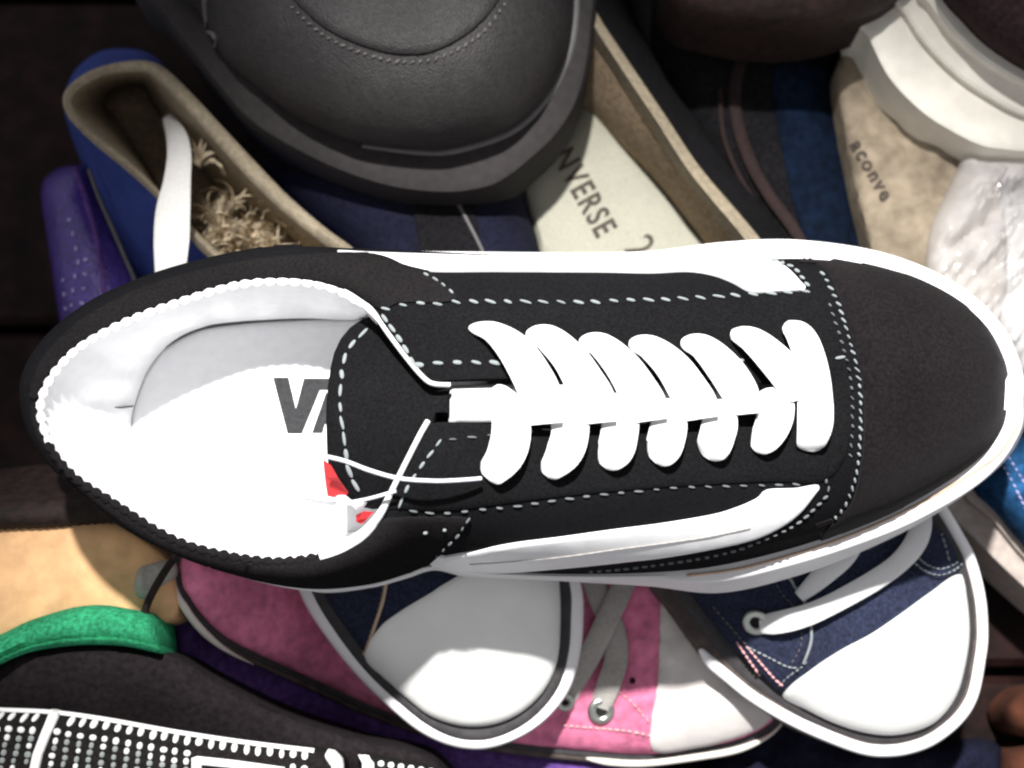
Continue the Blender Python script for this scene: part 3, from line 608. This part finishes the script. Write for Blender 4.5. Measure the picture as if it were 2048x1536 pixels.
# clear plastic bag, right edge
pb = thing('plastic_bag', 'crumpled clear plastic bag at the right edge, behind the sneaker toe', 'plastic bag', P(2000, 480, .04))
def crump(q):
    a = Vector((q.x*.9+q.y*1.0, q.y*.9-q.x*1.0, q.z)); a = Vector((a.x*.35, a.y*1.5, a.z*.3)); return (abs(noise.noise(a))*1.6+abs(noise.noise(a*2.3))*.8+abs(noise.noise(a*5))*.3)-.8
pillow('film', [(1935,296),(1905,350),(1880,400),(1860,440),(1850,490),(1850,560),(1880,650),(1960,700),(2020,780),(2120,820),(2300,760),(2330,420),(2200,300),(2080,292),(2000,300)], .066, .016, 70, .055, M['plastic'], pb, 7, bump=.0085, bs=55, amp=crump)
wb = thing('white_bag_filler', 'white shoe shape added inside the clear plastic bag to brighten it', 'shoe', P(2050, 600, .03))  # pale mass added under the film so the bag looks brighter
pillow('upper', [(1905,520),(1960,430),(2050,380),(2150,390),(2260,440),(2280,650),(2200,760),(2080,760),(1990,680),(1940,600)], .040, .018, 70, .02, M['cap_w'], wb, 14)

# ================================================================== lower part of the pile
# tan insole shoe with green collar, bottom left
ts = thing('green_collar_shoe', 'charcoal suede shoe with green collar and tan insole, bottom left', 'shoe', P(100, 1250, 0))
pillow('insole', [(-260,1060),(-120,1040),(0,1040),(190,1030),(300,1090),(345,1140),(350,1235),(260,1245),(180,1235),(90,1250),(0,1290),(-140,1340),(-260,1300)], (lambda x, y: .100), .004, 60, .07, M['tan'], ts, 16, bump=.0012, bs=40)
gl = cr([(-200,1330,-200,1430),(-90,1305,-90,1375),(0,1270,0,1329),(52,1245,52,1307),(105,1227,105,1296),(157,1214,174,1290),(209,1211,244,1292),(262,1219,297,1302),(314,1229,330,1310),(348,1236,356,1319)], False, 10)
def gz(t, z): return PN(gl[:, 0]*(1-t)+gl[:, 2]*t, gl[:, 1]*(1-t)+gl[:, 3]*t, z-.035*np.clip((np.arange(len(gl))-len(gl)+7)/6, 0, 1)**2)
loft('collar', [gz(-.02, 0.0980), gz(0, 0.1100), gz(.12, 0.1155), gz(.35, 0.1180), gz(.6, 0.1185), gz(.74, 0.1165), gz(.80, 0.1158), gz(.86, 0.1175), gz(.97, 0.1160), gz(1, 0.1100), gz(1.02, 0.1040)], M['green'], ts, closed=False, sharp=75)
pillow('upper', [(-240,1420),(-90,1365),(0,1322),(52,1300),(105,1288),(174,1283),(244,1286),(297,1296),(352,1311),(420,1352),(560,1425),(700,1473),(870,1520),(900,1640),(600,1720),(-200,1720)], lambda x, y: .104-.00014*max(0, y-1310), .012, 90, .01, M['charcoal'], ts, 16)
fr_ = cr([(-220,1012,-220,1062),(-60,1008,-60,1060),(40,1000,40,1056),(120,995,120,1053),(200,985,200,1046),(280,990,260,1045)], False, 4)
zig = np.array([3*abs(math.sin(i*.75)) for i in range(len(fr_))])
fz = lambda t, z, k=0: PN(fr_[:, 0]*(1-t)+fr_[:, 2]*t, fr_[:, 1]*(1-t)+fr_[:, 3]*t+k*zig, np.full(len(fr_), z))
loft('heel_collar', [fz(-1.2, 0.0720), fz(0, 0.1050), fz(.5, 0.1090), fz(.9, 0.1070, .5), fz(1, 0.1030, 1), fz(1, 0.0900, 0)], M['brownb'], ts, closed=False, sharp=75)
sweep('cord', at_z([(345,1120,.112),(325,1150,.113),(305,1185,.1125),(292,1215,.111),(288,1238,.108)], 6), .0013, .0012, M['brownb'], ts)
pillow('heel_tab', [(275,1140),(300,1128),(345,1120),(350,1150),(315,1178),(290,1200),(268,1185)], .1035, .003, 14, .098, M['greylace'], ts, 8, bump=.002, bs=200)
# dotted knit trainer along the bottom edge
kn = thing('knit_trainer', 'black knit trainer dotted with white yarn and white stripes, bottom left edge', 'shoe', P(300, 1520, 0))
KE = [(-160,1408),(-60,1413),(0,1417),(105,1422),(209,1436),(349,1461),(488,1482),(628,1499),(660,1503),(678,1517),(684,1545)]
kb = pillow('upper', KE+[(690,1660),(600,1800),(200,1820),(-160,1800)], .104, .009, 24, .04, M['knit_k'], kn, 12)
TK = bvh(kb)
sweep('edge_yarn', on(TK, [(a, b+6) for a, b in KE[:8]], .0004, zg=.108), [.0009]*400, .0007, M['knit_w'], kn)
ke = cr(KE[:8], False, 2); ks = np.r_[0, np.cumsum(np.hypot(*np.diff(ke, axis=0).T))]
col_n = int((ks[-1])//23.5)
for c in range(col_n+1):
    u = c*23.5; x = np.interp(u, ks, ke[:, 0]); y = np.interp(u, ks, ke[:, 1])
    if x < -20: continue
    lean = .25*(1-min(1, max(0, x)/500))
    for rrow, (dy, L, W, dim) in enumerate(((15, 27, 17, 0), (41, 15, 18, 0), (58, 14, 15, 1), (73, 13, 15, 1), (88, 14, 16, 1), (103, 13, 14, 1), (118, 13, 14, 1))):
        if y+dy > 1548: break
        xx = x-lean*dy+random.uniform(-1, 1); yy_ = y+dy+random.uniform(-1.5, 1.5)
        if 383 < xx < 570 and yy_ > 1508+(xx-384)*.12: continue
        bar = 112-(yy_-1424)*.44
        if abs(xx-bar) < 15: continue
        bright = (not dim) or (rrow == 2 and x > 300) or random.random() < .25
        l, n = hit(TK, xx, yy_, .108); pxm = (CAM-l).length/DIST*FW/2048
        o = link('yarn_dot', TH_WHITE if bright else TH_DIM, None, kb)
        t = Vector((lean, 1, 0)); t -= n*t.dot(n); t.normalize(); s_ = t.cross(n)
        o.matrix_basis = Matrix.Translation(l) @ Matrix((t, s_, n)).transposed().to_4x4() @ Matrix.Diagonal((L*pxm/2*random.uniform(.75, 1), W*pxm/2*random.uniform(.62, .85), .0008, 1))
drape('white_stripe', [(101,1424),(122,1426),(102,1470),(86,1510),(72,1570),(54,1570),(66,1510),(82,1468)], TK, .0013, M['knit_w'], kn, 8, 6, False, .108)
drape('white_stripe', [(384,1516),(395,1512),(470,1520),(570,1534),(570,1550),(470,1537),(404,1530),(402,1560),(384,1560)], TK, .0013, M['knit_w'], kn, 8, 6, False, .108)
drape('white_stripe', [(655,1503),(668,1506),(681,1520),(684,1560),(660,1560),(663,1535),(650,1515)], TK, .0013, M['knit_w'], kn, 8, 6, False, .108)
k2 = thing('knit_scrap_shoe', 'corner of a dotted knit shoe at the bottom edge, right of the knit trainer', 'shoe', P(760, 1560, 0))
k2b = pillow('upper', [(716,1513),(740,1514),(790,1526),(850,1540),(900,1600),(860,1760),(720,1760),(722,1570)], .102, .006, 18, .04, M['knit_k'], k2, 10)
TK2 = bvh(k2b)
drape('white_stripe', [(718,1514),(736,1516),(748,1530),(752,1570),(732,1570),(728,1532)], TK2, .0012, M['knit_w'], k2, 8, 6, False, .106)
for i in range(6):
    for j in range(2):
        l, n = hit(TK2, 762+i*20, 1528+i*3+j*17, .106); o = link('yarn_dot', TH_WHITE, None, k2b)
        o.matrix_basis = Matrix.Translation(l) @ Matrix.Diagonal((.0011, .0011, .0009, 1))
# dark violet shoe under the pink one
def zp(x, y): return .026+.055*min(1, max(0, (660-x)/290))
pu = thing('dark_violet_shoe', 'dark violet cloth shoe lying under the pink sneaker', 'shoe', P(500, 1350, 0))
pillow('upper', [(336,1110),(341,1230),(352,1316),(400,1345),(500,1405),(620,1450),(760,1500),(900,1535),(1060,1580),(1300,1620),(1380,1560),(1100,1480),(800,1400),(560,1260),(420,1120)], lambda x, y: .012+zp(x, y)*.8, .006, 60, .001, M['purple'], pu, 14)
# pink sneaker
pk = thing('pink_sneaker', 'pink canvas sneaker with grey laces and off-white toe cap, lying under the two white-toed ones', 'sneaker', P(950, 1320, 0))
pkS = [(338,1120),(339,1150),(345,1180),(360,1206),(385,1243),(420,1278),(456,1303),(520,1335),(620,1380),(740,1435),(900,1487),(1040,1510),(1173,1524),(1293,1531),(1385,1520),(1475,1503),(1540,1474),(1575,1440),(1600,1380),(1585,1250),(1480,1130),(1300,1040),(900,1020),(500,1040),(370,1080)]
pillow('sole', pkS, lambda x, y: .0165+zp(x, y), .002, 8, .001, M['shade_rubber'], pk, 16)  # shade put into the sole colour; pale foxing only on lit stretches
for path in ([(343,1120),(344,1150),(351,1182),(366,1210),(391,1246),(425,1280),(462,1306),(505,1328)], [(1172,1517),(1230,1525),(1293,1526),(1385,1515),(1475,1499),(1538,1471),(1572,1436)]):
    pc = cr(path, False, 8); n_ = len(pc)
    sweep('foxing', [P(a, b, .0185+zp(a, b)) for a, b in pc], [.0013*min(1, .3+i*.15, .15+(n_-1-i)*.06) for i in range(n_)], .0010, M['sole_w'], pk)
def inset(c, d):
    p = cr(c, True, 12); t = np.roll(p, -1, 0)-np.roll(p, 1, 0); n = np.stack([-t[:, 1], t[:, 0]], -1); n /= np.linalg.norm(n, axis=1)[:, None]
    m = p.mean(0)
    if ((p-m)*n).sum() > 0: n = -n
    return [tuple(a) for a in p+n*d]
pillow('foxing_stripe', inset(pkS, 10), lambda x, y: .0185+zp(x, y), .001, 6, .014, M['stripe_k'], pk, 16)
pkb = pillow('upper', inset(pkS, 22), lambda x, y: .019+zp(x, y), .014, 150, .016, M['pink'], pk, 14, bump=.0035, bs=80)
TP = bvh(pkb)
drape('toe_cap', [(1335,1120),(1322,1240),(1316,1346),(1313,1385),(1303,1437),(1307,1498),(1390,1492),(1470,1473),(1530,1444),(1555,1400),(1560,1330),(1540,1240),(1450,1140)], TP, .0013, M['greycap'], pk, 14, 10, zg=.04)
TP2 = bvh(pkb)
def rib(name, rows, th, mt, par): 
    c = cr(rows, False, 7); return sweep(name, [P(a, b, z) for a, b, z, h in c], [h*(CAM.z-z)/DIST*FW/2048 for a, b, z, h in c], th, mt, par, seg=10)
def rib_on(name, rows, tree, th, mt, par, zg):
    return rib(name, [(a, b, hit(tree, a, b, zg)[0].z+z, h) for a, b, z, h in rows], th, mt, par)
def eyelet(x, y, tree, rad, mt, par, zg, tube=.3):
    l, n = hit(tree, x, y, zg); R = rad*(CAM-l).length/DIST*FW/2048
    a = n.orthogonal().normalized(); b = n.cross(a)
    sweep('eyelet', [l+n*.0008+(a*math.cos(t)+b*math.sin(t))*R*(1-tube) for t in np.linspace(0, 2*math.pi, 24, endpoint=False)], R*tube, R*tube*.7, mt, par, up=n, closed=True)
    V = [l+n*.0006]+[l+n*.0006+(a*math.cos(t)+b*math.sin(t))*R*.75 for t in np.linspace(0, 2*math.pi, 16, endpoint=False)]
    mesh('eyelet_hole', V, [[0, i+1, (i+1) % 16+1] for i in range(16)], M['hole'], par, smooth=False)
eyelet(1202, 1420, TP, 27, M['metal'], pk, .05); eyelet(1130, 1402, TP, 20, M['metal'], pk, .05)
eyelet(1264, 1362, TP, 6, M['brown_seam'], pk, .05)
rib_on('lace', [(1200,1414,.0004,20),(1217,1370,.0022,23),(1232,1320,.003,23),(1228,1260,.003,22),(1200,1200,.003,22),(1180,1140,.003,22)], TP, .0009, M['greylace'], pk, .05)
rib_on('lace', [(1130,1398,.0004,20),(1160,1345,.002,22),(1188,1295,.0052,22),(1212,1245,.0055,22),(1240,1185,.004,22),(1262,1130,.003,22)], TP, .0009, M['greylace'], pk, .05)
stitches([(1322,1360),(1318,1390),(1308,1440),(1305,1480)], TP, TH_PINK, pkb, 13, 11, 4, 0, zg=.05)
stitches([(1240,1385),(1270,1410),(1298,1445)], TP, TH_PINK, pkb, 13, 12, 4, 0, zg=.05)
stitches([(1130,1450),(1190,1455),(1260,1462),(1300,1470)], TP, TH_PINK, pkb, 13, 11, 5, 0, zg=.05)
# white-toed navy sneakers
def sc(c, cx, cy, k): return [(cx+(a-cx)*k, cy+(b-cy)*k) for a, b in c]
def toe_sneaker(root, out, strp, up, cap, z, h, mats, lean=None, wid=150, dark=False):
    zf = lean or (lambda x, y: z)
    pillow('sole', out, zf, .0022, 10, z-.03, M['shade_rubber'] if dark else M['rubber'], root, 12)  # dark: shade on the sole painted as its base colour
    pillow('foxing_stripe', strp, lambda x, y: zf(x, y)+.0016, .0014, 6, z-.02, M['stripe_k'], root, 12)
    u = pillow('upper', up, lambda x, y: zf(x, y)+.002, h, wid, z-.02, M['navy'], root, 12, p=2.0)
    t = bvh(u); c = drape('toe_cap', cap, t, .0013, M['cap_w'], root, 12, 12, zg=z+.01); return u, c, t
qs = thing('white_toe_sneaker', 'navy sneaker whose white rubber toe cap is half shaded by the black sneaker, bottom centre', 'sneaker', P(950, 1250, .02))
qo = [(604,1196),(646,1266),(708,1345),(774,1411),(839,1464),(905,1493),(971,1498),(1037,1477),(1094,1438),(1138,1381),(1160,1310),(1167,1236),(1162,1165),(1120,1020),(1000,930),(760,930),(600,1010),(575,1110)]
qst = [(625,1190),(668,1262),(728,1340),(792,1402),(852,1450),(910,1477),(970,1481),(1028,1462),(1079,1426),(1119,1373),(1138,1308),(1143,1238),(1140,1165),(1100,1035),(990,950),(770,950),(620,1020),(598,1110)]
qup = [(640,1190),(684,1258),(736,1326),(778,1368),(822,1408),(864,1438),(926,1456),(990,1452),(1046,1427),(1090,1384),(1115,1328),(1122,1258),(1120,1165),(1080,1050),(980,970),(780,970),(640,1030),(615,1110)]
zq = lambda x, y: .076+.000035*max(0, 1400-y)*.5
qu, qc, TQ = toe_sneaker(qs, qo, qst, sc(qup, 940, 1200, .975), sc([(727,1318),(752,1260),(795,1224),(861,1184),(890,1165),(980,1120),(1105,1110),(1119,1165),(1121,1258),(1114,1328),(1089,1383),(1045,1426),(989,1451),(926,1455),(864,1437),(822,1407),(778,1367)], 940, 1200, .97), .072, .014, None, zq, 210)
stitches([(768,1165),(762,1200),(750,1240),(735,1285),(724,1312)], TQ, TH_GREY, qu, 11, 9, 5, 0, zg=.06)
sweep('seam_cord', on(TQ, [(774,1160),(767,1200),(754,1242),(738,1290),(727,1316)], .0006, zg=.06), .0006, .0006, M['tan_line'], qs)
rs = thing('denim_lace_sneaker', 'navy denim sneaker with bright white toe cap, white lace and silver eyelet, bottom right', 'sneaker', P(1750, 1280, .02))
rout = [(1300,1150),(1340,1215),(1404,1306),(1449,1357),(1499,1398),(1574,1443),(1649,1478),(1724,1504),(1774,1510),(1824,1503),(1874,1483),(1924,1443),(1954,1393),(1969,1318),(1974,1268),(1969,1193),(1949,1118),(1924,1068),(1894,1018),(1820,900),(1600,850),(1380,900),(1290,1030)]
rst = [(1330,1150),(1368,1212),(1428,1294),(1470,1342),(1515,1380),(1585,1425),(1655,1458),(1726,1482),(1772,1488),(1818,1482),(1862,1463),(1904,1428),(1930,1384),(1944,1316),(1950,1266),(1946,1196),(1930,1122),(1908,1076),(1876,1024),(1800,920),(1600,875),(1400,920),(1320,1040)]
rup = [(1352,1150),(1390,1208),(1450,1290),(1500,1345),(1560,1394),(1610,1424),(1664,1450),(1722,1469),(1782,1476),(1842,1465),(1884,1440),(1918,1390),(1937,1314),(1942,1256),(1936,1192),(1922,1130),(1900,1082),(1868,1034),(1790,935),(1600,895),(1420,935),(1340,1050)]
zr = lambda x, y: .070+.00004*max(0, 1400-y)*.6
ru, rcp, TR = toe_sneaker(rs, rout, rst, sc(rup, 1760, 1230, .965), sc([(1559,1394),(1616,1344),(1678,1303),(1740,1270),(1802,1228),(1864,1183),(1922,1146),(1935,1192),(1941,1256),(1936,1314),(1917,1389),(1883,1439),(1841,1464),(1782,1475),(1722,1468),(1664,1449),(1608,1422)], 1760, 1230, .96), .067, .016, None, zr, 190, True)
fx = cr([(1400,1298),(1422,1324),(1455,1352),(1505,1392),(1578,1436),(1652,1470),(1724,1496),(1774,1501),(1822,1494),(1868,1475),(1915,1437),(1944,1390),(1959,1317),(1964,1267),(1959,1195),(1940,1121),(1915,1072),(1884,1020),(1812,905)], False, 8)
sweep('foxing', [P(a, b, zr(a, b)+.0016) for a, b in fx], [min(1, .4+i*.15)*.0022 for i in range(len(fx))], .0016, M['rubber'], rs)  # white only along the lit edge; sole beyond is darkened for shade
ep = drape('eyestay', [(1340,1090),(1450,1060),(1560,1125),(1582,1165),(1607,1206),(1620,1252),(1620,1285),(1603,1328),(1568,1378),(1530,1350),(1450,1270),(1390,1190)], TR, .0012, M['navy'], rs, 12, 8, zg=.07)
ep2 = drape('eyestay', [(1814,1120),(1843,1146),(1876,1158),(1905,1148),(1928,1130),(1905,1082),(1868,1030),(1800,1000),(1770,1060)], TR, .0012, M['navy'], rs, 12, 8, zg=.07)
TR2 = bvh(ru, ep, ep2)
sweep('seam_cord', on(TR2, [(1573,1150),(1592,1180),(1610,1212),(1619,1252),(1619,1285),(1605,1325)], .0006, zg=.08), .0005, .0005, M['thread'], rs)
st2 = lambda p, g=12, L=9, W=2.8, par=ru, me=TH, **k: stitches(p, TR2, me, par, g, L, W, 5, zg=.08, **k)
st2([(1545,1150),(1562,1185),(1588,1215),(1602,1255),(1600,1295),(1580,1330)], par=ep, me=TH_GREY)
st2([(1476,1285),(1500,1320),(1530,1360),(1556,1385)], 11, 11, 3.2, me=TH_PINK); st2([(1497,1295),(1525,1328),(1552,1358),(1570,1372)], 11, 11, 3.2, me=TH_PINK)
st2([(1500,1295),(1540,1315),(1575,1332),(1600,1335)], 11, 9, 3.2); st2([(1560,1368),(1580,1350),(1600,1335),(1612,1325)], 11, 10, 3.2)
st2([(1826,1105),(1850,1128),(1878,1138),(1905,1130),(1922,1116)], 10, 11, 3.2, par=ep2); st2([(1818,1116),(1846,1140),(1877,1150),(1906,1141),(1926,1124)], 10, 11, 3.2, par=ep2)
st2([(1875,1035),(1880,1065),(1888,1090),(1896,1120)], 12, 10, 4, par=ep2); st2([(1890,1040),(1902,1070),(1912,1100)], 12, 10, 4, par=ep2)
st2([(1430,1215),(1460,1250),(1490,1285)], 13, 10, 4, me=TH_GREY)
eyelet(1512, 1244, TR2, 26, M['metal'], rs, .08)
rib_on('lace', [(1522,1249,.0008,17),(1545,1247,.0028,21),(1580,1240,.0045,22),(1620,1228,.005,21),(1660,1210,.0045,20),(1698,1190,.0045,20),(1750,1160,.004,20),(1795,1128,.003,20),(1828,1090,.003,22),(1842,1050,.003,22),(1838,1000,.003,22)], TR2, .0010, M['lace'], rs, .09)
rib_on('lace', [(1598,1194,.0006,12),(1625,1170,.0025,18),(1655,1142,.004,22),(1690,1110,.004,22),(1720,1060,.004,22)], TR2, .0009, M['lace'], rs, .09)
# blue denim shoe at the right edge with its taupe sole
ds = thing('blue_denim_shoe', 'bright blue denim shoe with taupe rubber sole at the right edge, below the sneaker toe', 'shoe', P(2060, 1000, .02))
pillow('sole', [(1880,1012),(1905,985),(1940,960),(2010,920),(2200,820),(2330,1000),(2300,1260),(2160,1270),(2100,1225),(2048,1180),(2000,1135),(1950,1085)], .044, .003, 18, .02, M['taupe'], ds, 12)
pillow('foxing', [(1925,990),(1960,965),(2010,925),(2200,830),(2320,1000),(2290,1230),(2160,1225),(2048,1118),(1990,1050)], .048, .003, 10, .035, M['taupe'], ds, 12)
du = pillow('upper', [(1945,976),(1985,940),(2020,905),(2080,850),(2200,810),(2310,1000),(2280,1210),(2160,1200),(2048,1094),(1990,1025)], .05, .022, 110, .04, M['teal'], ds, 12)
TDU = bvh(du)
stitches([(2004,926),(2026,966),(2050,1012),(2080,1070)], TDU, TH_V, du, 13, 10, 4, 8, zg=.06); stitches([(2020,918),(2044,958),(2070,1000)], TDU, TH_V, du, 13, 10, 4, 8, zg=.06)
# russet leather shoe and navy cloth in the bottom right corner
ob = thing('russet_shoe', 'russet brown leather shoe tip in the bottom right corner', 'shoe', P(2060, 1450, 0))
pillow('upper', [(2004,1420),(2022,1390),(2060,1372),(2150,1370),(2230,1430),(2200,1490),(2080,1480),(2020,1462)], .02, .018, 40, .005, M['orange'], ob, 10)
pillow('sole', [(2000,1512),(2030,1492),(2080,1486),(2200,1495),(2220,1600),(2100,1640),(2010,1590)], .014, .016, 40, .0, M['orange'], ob, 10)
nc = thing('denim_cloth_shoe', 'fuzzy navy denim shoe side under the white-toed sneakers, bottom right edge', 'shoe', P(1700, 1520, 0))
pillow('upper', [(1420,1500),(1500,1450),(1600,1420),(1720,1470),(1850,1490),(1980,1480),(2010,1540),(1980,1640),(1700,1700),(1430,1640)], .012, .014, 60, .002, M['navy_f'], nc, 12, bump=.005, bs=90)
